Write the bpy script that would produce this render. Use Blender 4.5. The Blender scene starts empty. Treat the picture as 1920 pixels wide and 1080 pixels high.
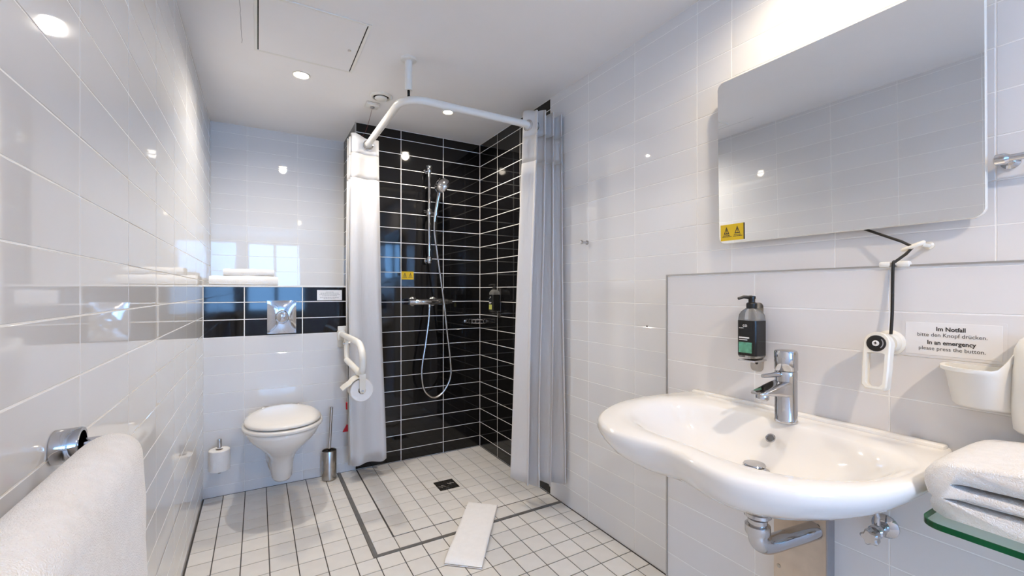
import bpy, math, random
from mathutils import Vector, Matrix
random.seed(7)
scene = bpy.context.scene
COL = scene.collection
PI = math.pi

# ------------------------------------------------------------------ camera
TH = 0.525
CAM = (0.0, 0.0, 1.15)
F_PX = 822.3
cam_d = bpy.data.cameras.new('camera')
cam_d.sensor_fit = 'HORIZONTAL'; cam_d.sensor_width = 36.0
cam_d.lens = F_PX / 1920 * 36.0
cam_d.shift_y = 6.86 / 1920
cam_d.clip_start = 0.02
cam_o = bpy.data.objects.new('camera', cam_d); COL.objects.link(cam_o)
cam_o.location = CAM; cam_o.rotation_euler = (PI/2, 0, -TH)
scene.camera = cam_o

# ------------------------------------------------------------------ world, exposure
world = bpy.data.worlds.new('world'); scene.world = world
world.use_nodes = True
wn = world.node_tree; wn.nodes.clear()
wo = wn.nodes.new('ShaderNodeOutputWorld'); wb = wn.nodes.new('ShaderNodeBackground')
SKY_COLOR = (0.24, 0.52, 1.0, 1); SKY_STRENGTH = 17.5
wb.inputs[0].default_value = SKY_COLOR; wb.inputs[1].default_value = SKY_STRENGTH
wn.links.new(wb.outputs[0], wo.inputs[0])
vs = scene.view_settings
vs.view_transform = 'Standard'; vs.look = 'None'; vs.gamma = 1.0; vs.use_curve_mapping = False
vs.exposure = 0.10
POWER = {'toilet': 40.0, 'shower': 33.0, 'basin': 17.0, 'added_fill': 74.0}
TINT = {'toilet': (1.0, .92, .83), 'shower': (1.0, .88, .74), 'basin': (1.0, .83, .60), 'added_fill': (1.0, .82, .65)}

# ------------------------------------------------------------------ dimensions (m)
XL, XR, YB, YR, ZC = -0.2636, 1.4367, 2.9588, 3.3996, 2.2459
XS = 0.5442            # side of the shower block / right side of the recess
ZL = 1.185             # ledge over the toilet
PX, PY, PZ = 1.295, 1.106, 1.208   # furred-out wall behind the basin
YE = 2.045             # end of the black tiles on the right wall
YF = -3.30             # wall behind the camera

# ------------------------------------------------------------------ materials
def mat(name, col, rough=.5, metal=0., noise=0., nscale=30., bump=0., bscale=200., spec=.5, trans=0., ior=1.45, sheen=0., coat=0., var=0.):
    m = bpy.data.materials.new(name); m.use_nodes = True
    nt = m.node_tree; b = nt.nodes['Principled BSDF']
    b.inputs['Base Color'].default_value = (*col, 1)
    b.inputs['Roughness'].default_value = rough
    b.inputs['Metallic'].default_value = metal
    b.inputs['Specular IOR Level'].default_value = spec
    b.inputs['IOR'].default_value = ior
    b.inputs['Transmission Weight'].default_value = trans
    b.inputs['Sheen Weight'].default_value = sheen
    b.inputs['Coat Weight'].default_value = coat
    tc = nt.nodes.new('ShaderNodeTexCoord')
    if noise > 0 or var > 0:
        n = nt.nodes.new('ShaderNodeTexNoise'); n.inputs['Scale'].default_value = nscale; n.inputs['Detail'].default_value = 3
        nt.links.new(tc.outputs['Object'], n.inputs['Vector'])
        r = nt.nodes.new('ShaderNodeValToRGB')
        a = max(noise, .001)
        r.color_ramp.elements[0].position = .3; r.color_ramp.elements[1].position = .7
        r.color_ramp.elements[0].color = (*[c*(1-a) for c in col], 1)
        r.color_ramp.elements[1].color = (*[min(1, c*(1+a)) for c in col], 1)
        nt.links.new(n.outputs['Fac'], r.inputs['Fac'])
        last = r.outputs['Color']
        if var > 0:   # every tile a shade of its own
            oi = nt.nodes.new('ShaderNodeObjectInfo'); mr = nt.nodes.new('ShaderNodeMapRange')
            mr.inputs['To Min'].default_value = 1-var; mr.inputs['To Max'].default_value = 1+var*.4
            nt.links.new(oi.outputs['Random'], mr.inputs['Value'])
            mx = nt.nodes.new('ShaderNodeVectorMath'); mx.operation = 'SCALE'
            nt.links.new(last, mx.inputs[0]); nt.links.new(mr.outputs[0], mx.inputs['Scale'])
            last = mx.outputs[0]
        nt.links.new(last, b.inputs['Base Color'])
    if bump > 0:
        n2 = nt.nodes.new('ShaderNodeTexNoise'); n2.inputs['Scale'].default_value = bscale; n2.inputs['Detail'].default_value = 4
        nt.links.new(tc.outputs['Object'], n2.inputs['Vector'])
        bp = nt.nodes.new('ShaderNodeBump'); bp.inputs['Strength'].default_value = bump; bp.inputs['Distance'].default_value = .004
        nt.links.new(n2.outputs['Fac'], bp.inputs['Height']); nt.links.new(bp.outputs[0], b.inputs['Normal'])
    return m

M = {}
M['white_tile'] = mat('glazed_white_tile', (.74, .74, .745), .03, noise=.01, nscale=4, bump=.012, bscale=7, var=.02, ior=1.58, spec=.5)
M['panel_tile'] = mat('satin_white_tile', (.75, .735, .725), .12, noise=.01, nscale=4, bump=.02, bscale=7, var=.02)
M['black_tile'] = mat('glazed_black_tile', (.006, .006, .007), .05, noise=.1, nscale=6, bump=.02, bscale=7)
M['floor_tile'] = mat('matt_floor_tile', (.73, .71, .675), .33, noise=.035, nscale=14, bump=.03, bscale=60, var=.05)
M['grout_white'] = mat('white_grout', (.88, .88, .87), .75, noise=.03)
M['grout_dark'] = mat('dark_grout', (.075, .07, .068), .8, noise=.15)
M['ceiling'] = mat('ceiling_paint', (.86, .85, .845), .8, noise=.015, nscale=3, bump=.03, bscale=300)
M['paint'] = mat('wall_paint', (.75, .74, .73), .7, noise=.02, nscale=3)
M['ceramic'] = mat('sanitary_ceramic', (.84, .825, .80), .06, noise=.005, nscale=5, coat=.3)
M['seat'] = mat('seat_plastic', (.80, .775, .735), .16, noise=.01, nscale=8)
M['white_plastic'] = mat('white_plastic', (.80, .79, .75), .3, noise=.015, nscale=12)
M['cream_plastic'] = mat('cream_plastic', (.78, .75, .67), .33, noise=.02, nscale=12)
M['rail_white'] = mat('powder_coated_tube', (.80, .79, .76), .28, noise=.015, nscale=10)
M['chrome'] = mat('chrome', (.56, .56, .58), .06, 1., noise=.02, nscale=10)
M['steel'] = mat('brushed_steel', (.50, .47, .44), .27, 1., noise=.08, nscale=60)
M['trim'] = mat('anodised_trim', (.50, .49, .48), .4, 1., noise=.05, nscale=40)
M['strip'] = mat('floor_profile', (.19, .185, .18), .5, .3, noise=.08, nscale=40)
M['towel'] = mat('terry_cotton', (.91, .895, .88), .95, noise=.03, nscale=60, bump=.9, bscale=520, sheen=.3, spec=.1)
M['cotton'] = mat('flat_cotton', (.86, .85, .84), .9, noise=.02, nscale=40, bump=.5, bscale=260, sheen=.2, spec=.1)
M['black'] = mat('black_plastic', (.012, .012, .013), .35, noise=.1)
M['rubber'] = mat('black_cord', (.010, .010, .010), .6, noise=.1)
M['dark'] = mat('dark_void', (.008, .008, .008), .9, noise=.1)
M['yellow'] = mat('yellow_label', (.68, .46, .01), .4, noise=.03)
M['paper'] = mat('white_card', (.80, .79, .78), .35, noise=.01)
M['ink'] = mat('black_ink', (.03, .03, .035), .6, noise=.1)
M['grey_ink'] = mat('grey_ink', (.30, .29, .30), .7, noise=.1)
M['green'] = mat('green_label', (.12, .36, .24), .4, noise=.3, nscale=60)
M['lime'] = mat('lime_label', (.48, .50, .12), .4, noise=.1, nscale=60)
M['label_black'] = mat('black_bottle', (.012, .013, .014), .18, noise=.1)
M['cord_red'] = mat('dark_red_cord', (.16, .03, .03), .7, noise=.1)
M['red'] = mat('red_plastic', (.55, .02, .04), .35, noise=.05)
M['board'] = mat('laminated_board', (.62, .49, .36), .5, noise=.07, nscale=25)
M['board_edge'] = mat('aluminium_edge', (.40, .38, .38), .35, .6, noise=.05)
M['mirror'] = mat('mirror_silver', (.88, .89, .89), .015, 1., noise=.004, nscale=3)
M['paper_roll'] = mat('toilet_tissue', (.84, .83, .82), .95, noise=.02, nscale=50, bump=.3, bscale=300, spec=.1)
M['glass_edge'] = mat('green_glass_edge', (.003, .10, .035), .1, noise=.1, nscale=30)
M['clear'] = mat('clear_plastic', (.80, .82, .82), .05, trans=.85, ior=1.2, noise=.02)
M['shower_face'] = mat('shower_spray_face', (.12, .12, .125), .4, noise=.1)

def mix_transparent(name, col, fac, rough=.8, gloss=False):
    m = bpy.data.materials.new(name); m.use_nodes = True
    nt = m.node_tree; nt.nodes.clear()
    out = nt.nodes.new('ShaderNodeOutputMaterial'); mx = nt.nodes.new('ShaderNodeMixShader'); tr = nt.nodes.new('ShaderNodeBsdfTransparent')
    if gloss:
        s = nt.nodes.new('ShaderNodeBsdfGlossy'); s.inputs['Roughness'].default_value = rough; s.inputs['Color'].default_value = (*col, 1)
        tr.inputs['Color'].default_value = (*gloss, 1)
        mx.inputs[0].default_value = .05
    else:
        s = nt.nodes.new('ShaderNodeMixShader'); d = nt.nodes.new('ShaderNodeBsdfDiffuse'); t = nt.nodes.new('ShaderNodeBsdfTranslucent')
        d.inputs['Color'].default_value = (*col, 1); t.inputs['Color'].default_value = (*col, 1)
        s.inputs[0].default_value = .35
        tcn = nt.nodes.new('ShaderNodeTexCoord'); mp_ = nt.nodes.new('ShaderNodeMapping'); mp_.inputs['Scale'].default_value = (22, 22, 5)
        n = nt.nodes.new('ShaderNodeTexNoise'); n.inputs['Scale'].default_value = 1.0; n.inputs['Detail'].default_value = 3; n.inputs['Distortion'].default_value = .6
        nt.links.new(tcn.outputs['Object'], mp_.inputs['Vector']); nt.links.new(mp_.outputs[0], n.inputs['Vector'])
        bp = nt.nodes.new('ShaderNodeBump'); bp.inputs['Strength'].default_value = .55; bp.inputs['Distance'].default_value = .012
        nt.links.new(n.outputs['Fac'], bp.inputs['Height']); nt.links.new(bp.outputs[0], d.inputs['Normal'])
        nt.links.new(d.outputs[0], s.inputs[1]); nt.links.new(t.outputs[0], s.inputs[2])
        mx.inputs[0].default_value = 1-fac
    nt.links.new(tr.outputs[0], mx.inputs[1]); nt.links.new(s.outputs[0], mx.inputs[2]); nt.links.new(mx.outputs[0], out.inputs['Surface'])
    return m
M['curtain'] = mix_transparent('shower_curtain_cloth', (.84, .84, .85), 0.0)
M['curtain_mesh'] = mix_transparent('curtain_mesh_cloth', (.78, .78, .79), .30)
M['pane'] = mix_transparent('window_glass', (1, 1, 1), 0, .02, gloss=(.97, .99, 1.))
M['shelf_glass'] = mix_transparent('shelf_glass', (1, 1, 1), 0, .02, gloss=(.86, .95, .90))
def emit(name, col, strength):
    m = bpy.data.materials.new(name); m.use_nodes = True
    nt = m.node_tree; nt.nodes.clear()
    out = nt.nodes.new('ShaderNodeOutputMaterial'); e = nt.nodes.new('ShaderNodeEmission')
    e.inputs[0].default_value = (*col, 1); e.inputs[1].default_value = strength
    nt.links.new(e.outputs[0], out.inputs['Surface']); return m
M['lamp'] = emit('lamp_lens', (1.0, .93, .80), 28.0)

# ------------------------------------------------------------------ mesh helpers
ORG = {}
def V(*a): return Vector(a)
class MB:
    def __init__(s): s.v = []; s.f = []
    def add(s, vs_, fs_):
        o = len(s.v); s.v += [Vector(p) for p in vs_]; s.f += [tuple(i+o for i in f) for f in fs_]; return s
    def box(s, x0, x1, y0, y1, z0, z1, c=0.):
        """box; with c > 0 all edges chamfered"""
        if c <= 0:
            vs_ = [(x, y, z) for x in (x0, x1) for y in (y0, y1) for z in (z0, z1)]
            fs_ = [(0,1,3,2),(4,6,7,5),(0,4,5,1),(2,3,7,6),(0,2,6,4),(1,5,7,3)]
            return s.add(vs_, fs_)
        import bmesh
        bm = bmesh.new(); bmesh.ops.create_cube(bm, size=1)
        for v in bm.verts:
            v.co = Vector(((x0+x1)/2+v.co.x*(x1-x0), (y0+y1)/2+v.co.y*(y1-y0), (z0+z1)/2+v.co.z*(z1-z0)))
        bmesh.ops.bevel(bm, geom=list(bm.edges), offset=c, segments=2, profile=.5, affect='EDGES')
        bm.verts.ensure_lookup_table(); idx = {v: i for i, v in enumerate(bm.verts)}
        s.add([v.co.copy() for v in bm.verts], [tuple(idx[v] for v in f.verts) for f in bm.faces]); bm.free(); return s
    def rings(s, R, cap0=True, cap1=True, closed=True):
        n = len(R[0]); o = len(s.v)
        for r in R: s.v += [Vector(p) for p in r]
        for i in range(len(R)-1):
            for j in range(n if closed else n-1):
                a, b = o+i*n+j, o+i*n+(j+1) % n
                s.f.append((a, b, b+n, a+n))
        if cap0: s.f.append(tuple(o+j for j in reversed(range(n))))
        if cap1: s.f.append(tuple(o+(len(R)-1)*n+j for j in range(n)))
        return s
    def lathe(s, prof, c=(0,0,0), axis=(0,0,1), n=24, cap0=True, cap1=True):
        """prof: (radius, height along the axis)"""
        q = Vector((0,0,1)).rotation_difference(Vector(axis).normalized())
        c = Vector(c)
        R = [[c + q @ Vector((r*math.cos(2*PI*k/n), r*math.sin(2*PI*k/n), h)) for k in range(n)] for r, h in prof]
        return s.rings(R, cap0, cap1)
    def tube(s, pts, r, n=12, cap=True):
        pts = [Vector(p) for p in pts]
        rr = r if isinstance(r, (list, tuple)) else [r]*len(pts)
        t0 = (pts[1]-pts[0]).normalized()
        up = Vector((0,0,1)) if abs(t0.z) < .9 else Vector((1,0,0))
        nrm = t0.cross(up).normalized(); R = []
        for i, p in enumerate(pts):
            a = pts[max(i-1, 0)]; b = pts[min(i+1, len(pts)-1)]
            t = (b-a).normalized()
            nrm = (nrm - t*nrm.dot(t)).normalized(); bi = t.cross(nrm)
            R.append([p + (nrm*math.cos(2*PI*k/n)+bi*math.sin(2*PI*k/n))*rr[i] for k in range(n)])
        return s.rings(R, cap, cap)
    def torus(s, c, axis, R0, r, n=28, m=10):
        q = Vector((0,0,1)).rotation_difference(Vector(axis).normalized()); c = Vector(c)
        o = len(s.v)
        for i in range(n):
            a = 2*PI*i/n
            for j in range(m):
                b = 2*PI*j/m
                s.v.append(c + q @ Vector(((R0+r*math.cos(b))*math.cos(a), (R0+r*math.cos(b))*math.sin(a), r*math.sin(b))))
        for i in range(n):
            for j in range(m):
                s.f.append((o+i*m+j, o+((i+1) % n)*m+j, o+((i+1) % n)*m+(j+1) % m, o+i*m+(j+1) % m))
        return s
    def prism(s, poly, h0, h1, fr):
        """poly in 2D, fr(u,v,h) -> point"""
        return s.rings([[fr(u, v, h0) for u, v in poly], [fr(u, v, h1) for u, v in poly]])
    def build(s, name, m, parent=None, smooth=True, angle=35, mods=None):
        org = ORG.get(parent.name, Vector((0,0,0))) if parent else Vector((0,0,0))
        me = bpy.data.meshes.new(name)
        me.from_pydata([tuple(v-org) for v in s.v], [], s.f); me.validate()
        import bmesh
        bm = bmesh.new(); bm.from_mesh(me); bmesh.ops.recalc_face_normals(bm, faces=bm.faces)
        for e in bm.edges:
            e.smooth = not (len(e.link_faces) == 2 and e.calc_face_angle(0) > math.radians(angle))
        for f in bm.faces: f.smooth = smooth
        bm.to_mesh(me); bm.free()
        me.materials.append(M[m] if isinstance(m, str) else m)
        o = bpy.data.objects.new(name, me); COL.objects.link(o)
        if parent: o.parent = parent
        ORG[o.name] = org
        return o
def top(o, label, cat, group=None, kind=None):
    o['label'] = label; o['category'] = cat
    if group: o['group'] = group
    if kind: o['kind'] = kind
    return o
def thing(name, loc, label, cat, group=None):
    o = bpy.data.objects.new(name, None); COL.objects.link(o); o.empty_display_size = .05
    o.location = loc; ORG[o.name] = Vector(loc)
    return top(o, label, cat, group)
def spline(ctrl, per=8, closed=False):
    P = [Vector(c) for c in ctrl]; out = []; n = len(P)
    for i in range(n if closed else n-1):
        g = lambda k: P[k % n] if closed else P[min(max(k, 0), n-1)]
        a, b, c, d = g(i-1), g(i), g(i+1), g(i+2)
        for k in range(per):
            t = k/per
            out.append(.5*((2*b)+(c-a)*t+(2*a-5*b+4*c-d)*t*t+(3*b-a-3*c+d)*t**3))
    if not closed: out.append(P[-1])
    return out
def rrect(w, h, r, n=5, cx=0, cy=0):
    pts = []
    for (sx, sy, a0) in ((1,1,0), (-1,1,PI/2), (-1,-1,PI), (1,-1,3*PI/2)):
        for k in range(n+1):
            a = a0+PI/2*k/n
            pts.append((cx+sx*(w/2-r)+r*math.cos(a), cy+sy*(h/2-r)+r*math.sin(a)))
    return pts
def text_geo(body, size, bold=0.):
    c = bpy.data.curves.new('t', 'FONT'); c.body = body; c.size = size; c.align_x = 'CENTER'; c.offset = bold; c.resolution_u = 3
    o = bpy.data.objects.new('t', c); COL.objects.link(o)
    bpy.context.view_layer.update()
    me = o.evaluated_get(bpy.context.evaluated_depsgraph_get()).to_mesh()
    vs_ = [v.co.copy() for v in me.vertices]; fs_ = [tuple(p.vertices) for p in me.polygons]
    o.evaluated_get(bpy.context.evaluated_depsgraph_get()).to_mesh_clear()
    bpy.data.objects.remove(o); bpy.data.curves.remove(c)
    return vs_, fs_

# ------------------------------------------------------------------ the setting
def slab(name, boxes, m, label, cat):
    b = MB()
    for q in boxes: b.box(*q)
    return top(b.build(name, m, None, smooth=False), label, cat, kind='structure')
T = .10; D = .0008     # wall thickness, joint depth
floor = slab('floor', [(XL-T, XR+T, YF-T, YB+.02, -.08, -.0022)], 'grout_dark', 'floor of small pale square tiles with dark joints', 'floor')
ceiling = slab('ceiling', [(XL-T, XR+T, YF-T, YR+T, ZC, ZC+.1)], 'ceiling', 'plain pale painted ceiling over the whole bathroom', 'ceiling')
wall_left = slab('wall_left', [(XL-T, XL-D, YF-T, YR+T, 0, ZC)], 'grout_white', 'long white tiled wall behind the towel rail', 'wall')
wall_right = slab('wall_right', [(XR+D, XR+T, YF-T, YB+T, 0, ZC)], 'grout_white', 'tiled wall carrying the mirror, white and then black inside the shower', 'wall')
wall_recess = slab('wall_recess', [(XL, XS, YR+D, YR+T, ZL-.02, ZC)], 'grout_white', 'glossy white tiled wall above the ledge behind the toilet', 'wall')
wall_toilet = slab('wall_toilet', [(XL, XS, YB+D, YR+D, 0, ZL)], 'grout_white', 'half-height white tiled wall with black band behind the toilet', 'wall')
wall_shower = slab('wall_shower', [(XS+D, XR+D, YB+D, YR+T, 0, ZC)], 'grout_white', 'black tiled back wall of the shower', 'wall')
wall_basin = slab('wall_basin', [(PX+D, XR, YF, PY, 0, PZ)], 'grout_white', 'half-height white tiled wall behind the washbasin', 'wall')
WX0, WX1, WZ0, WZ1 = -.20, .80, .74, 2.16
wall_front = slab('wall_front', [(XL, WX0, YF-T, YF, 0, ZC), (WX1, XR, YF-T, YF, 0, ZC), (WX0, WX1, YF-T, YF, 0, WZ0), (WX0, WX1, YF-T, YF, WZ1, ZC)], 'paint', 'plain painted wall with the window opposite the toilet', 'wall')
wf = MB()
wf.box(WX0, WX1, YF-.08, YF-.03, WZ0, WZ0+.05).box(WX0, WX1, YF-.08, YF-.03, WZ1-.05, WZ1).box(WX0, WX0+.05, YF-.08, YF-.03, WZ0+.05, WZ1-.05).box(WX1-.05, WX1, YF-.08, YF-.03, WZ0+.05, WZ1-.05).box(.27, .33, YF-.08, YF-.03, WZ0+.05, WZ1-.05)
win = top(wf.build('window_1', 'white_plastic', None, smooth=False), 'white framed window with two panes opposite the toilet', 'window', kind='structure')
for a, b in ((WX0+.05, .27), (.33, WX1-.05)):
    MB().box(a, b, YF-.058, YF-.052, WZ0+.05, WZ1-.05).build('pane', 'pane', win, smooth=False)

# --- tiles: each one an object, alike ones share their mesh
TILE = {}
def tile_mesh(w, h, mname, th):
    k = (round(w, 4), round(h, 4), mname, th)
    if k not in TILE:
        c = .0008
        b = MB(); R = []
        for ins, z in ((0, -th), (0, -c*.8), (c, 0)):
            a, d = w/2-ins, h/2-ins
            R.append([V(-a, -d, z), V(a, -d, z), V(a, d, z), V(-a, d, z)])
        b.rings(R, cap0=False, cap1=True)
        me = bpy.data.meshes.new('tile'); me.from_pydata([tuple(v) for v in b.v], [], b.f); me.materials.append(M[mname])
        for p in me.polygons: p.use_smooth = False
        TILE[k] = me
    return TILE[k]
def visible(p):
    s_, c_ = math.sin(TH), math.cos(TH)
    w = p.x*s_+p.y*c_
    if w < .05: return False
    px = 960+F_PX*(p.x*c_-p.y*s_)/w; py = 546.86-F_PX*(p.z-1.15)/w
    return -40 < px < 1960 and -40 < py < 1120
def tiles(parent, O, U, W, us, vs_, mname, gap=.0026, th=.006, tilt=.0012, only=None, reg=None):
    O, U, W = Vector(O), Vector(U), Vector(W); N = U.cross(W)
    rest = []
    for i in range(len(us)-1):
        for j in range(len(vs_)-1):
            u0, u1, v0, v1 = us[i], us[i+1], vs_[j], vs_[j+1]
            if reg and not reg((u0+u1)/2, (v0+v1)/2): continue
            w, h = abs(u1-u0)-gap, abs(v1-v0)-gap
            if w < .004 or h < .004: continue
            c = O+U*((u0+u1)/2)+W*((v0+v1)/2)
            me = tile_mesh(w, h, mname, th)
            rot = Matrix((U, W, N)).transposed()
            rot = rot @ Matrix.Rotation(random.gauss(0, tilt), 3, 'X') @ Matrix.Rotation(random.gauss(0, tilt*.5), 3, 'Y')
            if only and not only(c, w, h):
                rest.append((me, rot.to_4x4(), c)); continue
            o = bpy.data.objects.new('tile', me); COL.objects.link(o); o.parent = parent
            o.matrix_local = Matrix.Translation(c) @ rot.to_4x4()
    if rest:
        b = MB()
        for me, r, c in rest:
            b.add([c + (r @ v.co) for v in me.vertices], [tuple(p.vertices) for p in me.polygons])
        o = b.build('tile_field', mname, parent, smooth=False); o['kind'] = 'stuff'
def grid(start, step, lo, hi):
    k0 = math.ceil((lo-start)/step+1e-4); r = [lo]
    while start+k0*step < hi-1e-4:
        r.append(start+k0*step); k0 += 1
    r.append(hi); return r
seen = lambda c, w, h: any(visible(c+Vector(d)) for d in ((0,0,0), (0,.16,0), (0,-.16,0), (0,0,.05), (0,0,-.05)))
inmirror = lambda c, w, h: c.y > .3
# left wall (normal +X): U=+Y, W=+Z
tiles(wall_left, (XL, 0, 0), (0,1,0), (0,0,1), grid(1.02, .3245, YF, YR), grid(.0945, .1015, 0, ZC), 'white_tile', only=lambda c, w, h: c.y > .3)
# right wall, white (normal -X): U=-Y, W=+Z
cols = [-YE, -1.716, -1.402, -1.084] + [-.944+.318*k for k in range(14)] + [-YF]
tiles(wall_right, (XR, 0, 0), (0,-1,0), (0,0,1), cols, grid(0, .1, 0, ZC), 'white_tile', only=lambda c, w, h: c.y > .15,
      reg=lambda u, v: not (-u < PY and v < PZ-.02))
# right wall, black
tiles(wall_right, (XR, 0, 0), (0,-1,0), (0,0,1), [-YB, -2.685, -2.38, -YE], grid(.076, .1004, 0, ZC), 'black_tile', gap=.004)
# shower back wall (normal -Y): U=+X, W=+Z
tiles(wall_shower, (0, YB, 0), (1,0,0), (0,0,1), [XS, .842, 1.146, XR], grid(.076, .1004, 0, ZC), 'black_tile', gap=.004)
# recess side (normal -X)
tiles(wall_shower, (XS, 0, 0), (0,-1,0), (0,0,1), [-YR, -3.26, -YB], [ZL]+grid(.076, .1004, ZL+.02, ZC)[1:], 'black_tile', gap=.004)
# toilet wall
tiles(wall_toilet, (0, YB, 0), (1,0,0), (0,0,1), [XL, -.068, .235, XS], [.891, .990, 1.089, ZL-.006], 'black_tile', gap=.005)
tiles(wall_toilet, (0, YB, 0), (1,0,0), (0,0,1), [XL, -.068, .235, XS], [0, .058, .162, .266, .370, .474, .578, .683, .787, .891], 'white_tile')
tiles(wall_toilet, (0, 0, ZL+.002), (1,0,0), (0,1,0), [XL, -.068, .235, XS], [YB+.002, YB+.22, YR], 'white_tile', th=.001)
# recess
tiles(wall_recess, (0, YR, 0), (1,0,0), (0,0,1), [XL, -.063, .24, XS], grid(1.286, .1, ZL, ZC), 'white_tile')
# basin wall
tiles(wall_basin, (PX, 0, 0), (0,-1,0), (0,0,1), [-PY+.004] + [-.777+.326*k for k in range(13)] + [-YF], grid(.0, .1003, 0, PZ-.004), 'panel_tile', only=lambda c, w, h: c.y > -.1)
# ledge of the basin wall
tiles(wall_basin, (0, 0, PZ+.001), (0,-1,0), (1,0,0), [-PY+.004] + [-.777+.326*k for k in range(13)] + [-YF], [PX+.004, XR-.002], 'panel_tile', th=.001)
# floor
FX, FY0 = .443, 1.945
xl_ = [XL+.004] + [.358-.1053*k for k in range(5, -1, -1)] + [FX-.009]
xr_ = [FX+.006+.0] + [FX+.1018*k for k in range(1, 10)] + [XR-.004]
xfull = [XL+.004] + [.358-.1053*k for k in range(5, -1, -1)] + [FX+.1018*k for k in range(0, 10)] + [XR-.004]
ys = grid(FY0, .1055, YF, YB-.004)
ya = [y for y in ys if y < FY0+.01]; ya[-1] = FY0-.010
yb = [FY0-.010]+[y for y in ys if y > FY0+.02]
isv = lambda c, w, h: any(visible(c+Vector((a, b, 0))) for a in (-w/2, w/2) for b in (-h/2, h/2))
tiles(floor, (0, 0, 0), (1,0,0), (0,1,0), xfull, ya, 'floor_tile', gap=.0042, only=isv)
tiles(floor, (0, 0, 0), (1,0,0), (0,1,0), xl_, yb, 'floor_tile', gap=.0042, only=isv)
SY = [FY0+.010, 2.062]+[2.062+.0996*k for k in range(1, 9)]+[YB-.004]
DX0, DX1, DY0, DY1 = .910, 1.032, 2.392, 2.520
def cut(u, v): return not (DX0 < u < DX1 and DY0 < v < DY1)
xs_ = [FX+.009, .551] + [.551+.1003*k for k in range(1, 9)] + [XR-.004]
def in_drain(u0, u1, v0, v1): return u0 < DX1 and u1 > DX0 and v0 < DY1 and v1 > DY0
for i in range(len(xs_)-1):
    for j in range(len(SY)-1):
        u0, u1, v0, v1 = xs_[i], xs_[i+1], SY[j], SY[j+1]
        # wide joint where the shower floor begins to fall
        if i == 0 and j > 0: u1 -= .0025
        if i == 1 and j > 0: u0 += .0025
        if j == 0 and i > 0: v1 -= .0025
        if j == 1 and i > 0: v0 += .0025
        if in_drain(u0+.002, u1-.002, v0+.002, v1-.002):
            # tile cut around the grate
            g_ = .00175; u0, u1, v0, v1 = u0+g_, u1-g_, v0+g_, v1-g_
            parts = []
            a0, a1 = max(u0, min(u1, DX0)), min(u1, max(u0, DX1))
            if a0 > u0: parts.append((u0, a0, v0, v1))
            if a1 < u1: parts.append((a1, u1, v0, v1))
            if DY0 > v0: parts.append((a0, a1, v0, min(v1, DY0)))
            if DY1 < v1: parts.append((a0, a1, max(v0, DY1), v1))
            parts = [q for q in parts if q[1]-q[0] > .003 and q[3]-q[2] > .003]
            if parts:
                b = MB()
                for q in parts: b.box(*q, -.0020, 0)
                b.build('tile', 'floor_tile', floor, False)
        else:
            tiles(floor, (0,0,0), (1,0,0), (0,1,0), [u0, u1], [v0, v1], 'floor_tile', gap=.0035)

# --- metal trims
top(MB().box(PX-.003, PX+.006, PY-.004, PY+.001, 0, PZ).build('trim_1', 'trim', None, False), 'thin metal edge trim running up the side of the basin wall', 'trim', kind='structure')
top(MB().box(PX-.003, PX+.006, YF, PY+.001, PZ, PZ+.0042).build('trim_2', 'trim', None, False), 'thin metal edge trim along the top of the basin wall', 'trim', kind='structure')
top(MB().box(FX-.009, FX+.009, FY0-.009, YB, -.004, .0012).box(FX-.003, FX+.001, FY0-.003, YB, .0012, .0026).build('trim_3', 'strip', None, False), 'grey floor profile along the shower running towards the toilet wall', 'trim', kind='structure')
top(MB().box(FX+.009, XR, FY0-.009, FY0+.009, -.004, .0012).box(FX+.001, XR, FY0-.003, FY0+.001, .0012, .0026).build('trim_4', 'strip', None, False), 'grey floor profile crossing in front of the shower to the right wall', 'trim', kind='structure')
top(MB().box(XL, XS, YB-.003, YB+.006, ZL-.006, ZL+.002).build('trim_5', 'grout_white', None, False), 'white edging along the ledge above the black band', 'trim', kind='structure')
top(MB().box(XS-.003, XS+.005, YB-.003, YB+.005, ZL, ZC).build('trim_6', 'trim', None, False), 'metal corner trim between recess and shower wall', 'trim', kind='structure')

# --- crack in the ceiling paint beside the hatch
cr = MB(); yy = 1.70; xx = -.060
pts = []
while yy < 2.27:
    pts.append((xx+random.gauss(0, .0012), yy)); yy += .03
cr.rings([[V(x-.0009, y, ZC-.0004), V(x+.0009, y, ZC-.0004), V(x, y, ZC+.001)] for x, y in pts])
o = cr.build('paint_crack', 'grey_ink', ceiling, False)

# ------------------------------------------------------------------ ceiling things
hx0, hx1, hy0, hy1 = -.014, .407, 1.848, 2.302
h = thing('access_hatch', ((hx0+hx1)/2, (hy0+hy1)/2, ZC), 'square white access hatch set flush in the ceiling', 'hatch')
MB().box(hx0+.004, hx1-.004, hy0+.004, hy1-.004, ZC-.0012, ZC+.002).build('gap_shade', 'dark', h, False)  # dark sheet standing in for the shade in the gap round the door
fr = MB()
for a in ((hx0, hx0+.012, hy0, hy1), (hx1-.012, hx1, hy0, hy1), (hx0+.012, hx1-.012, hy0, hy0+.012), (hx0+.012, hx1-.012, hy1-.012, hy1)):
    fr.box(*a, ZC-.004, ZC+.001, .0008)
fr.build('frame', 'white_plastic', h, False)
dp = MB().box(hx0+.0165, hx1-.0165, hy0+.013, hy1-.013, ZC-.0035, ZC+.001, .0006).build('door_panel', 'ceiling', h, False)
MB().lathe([(.007, 0), (.007, -.003), (.005, -.0035)], (.358, 2.087, ZC-.0035), n=16).build('lock', 'steel', dp)

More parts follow.
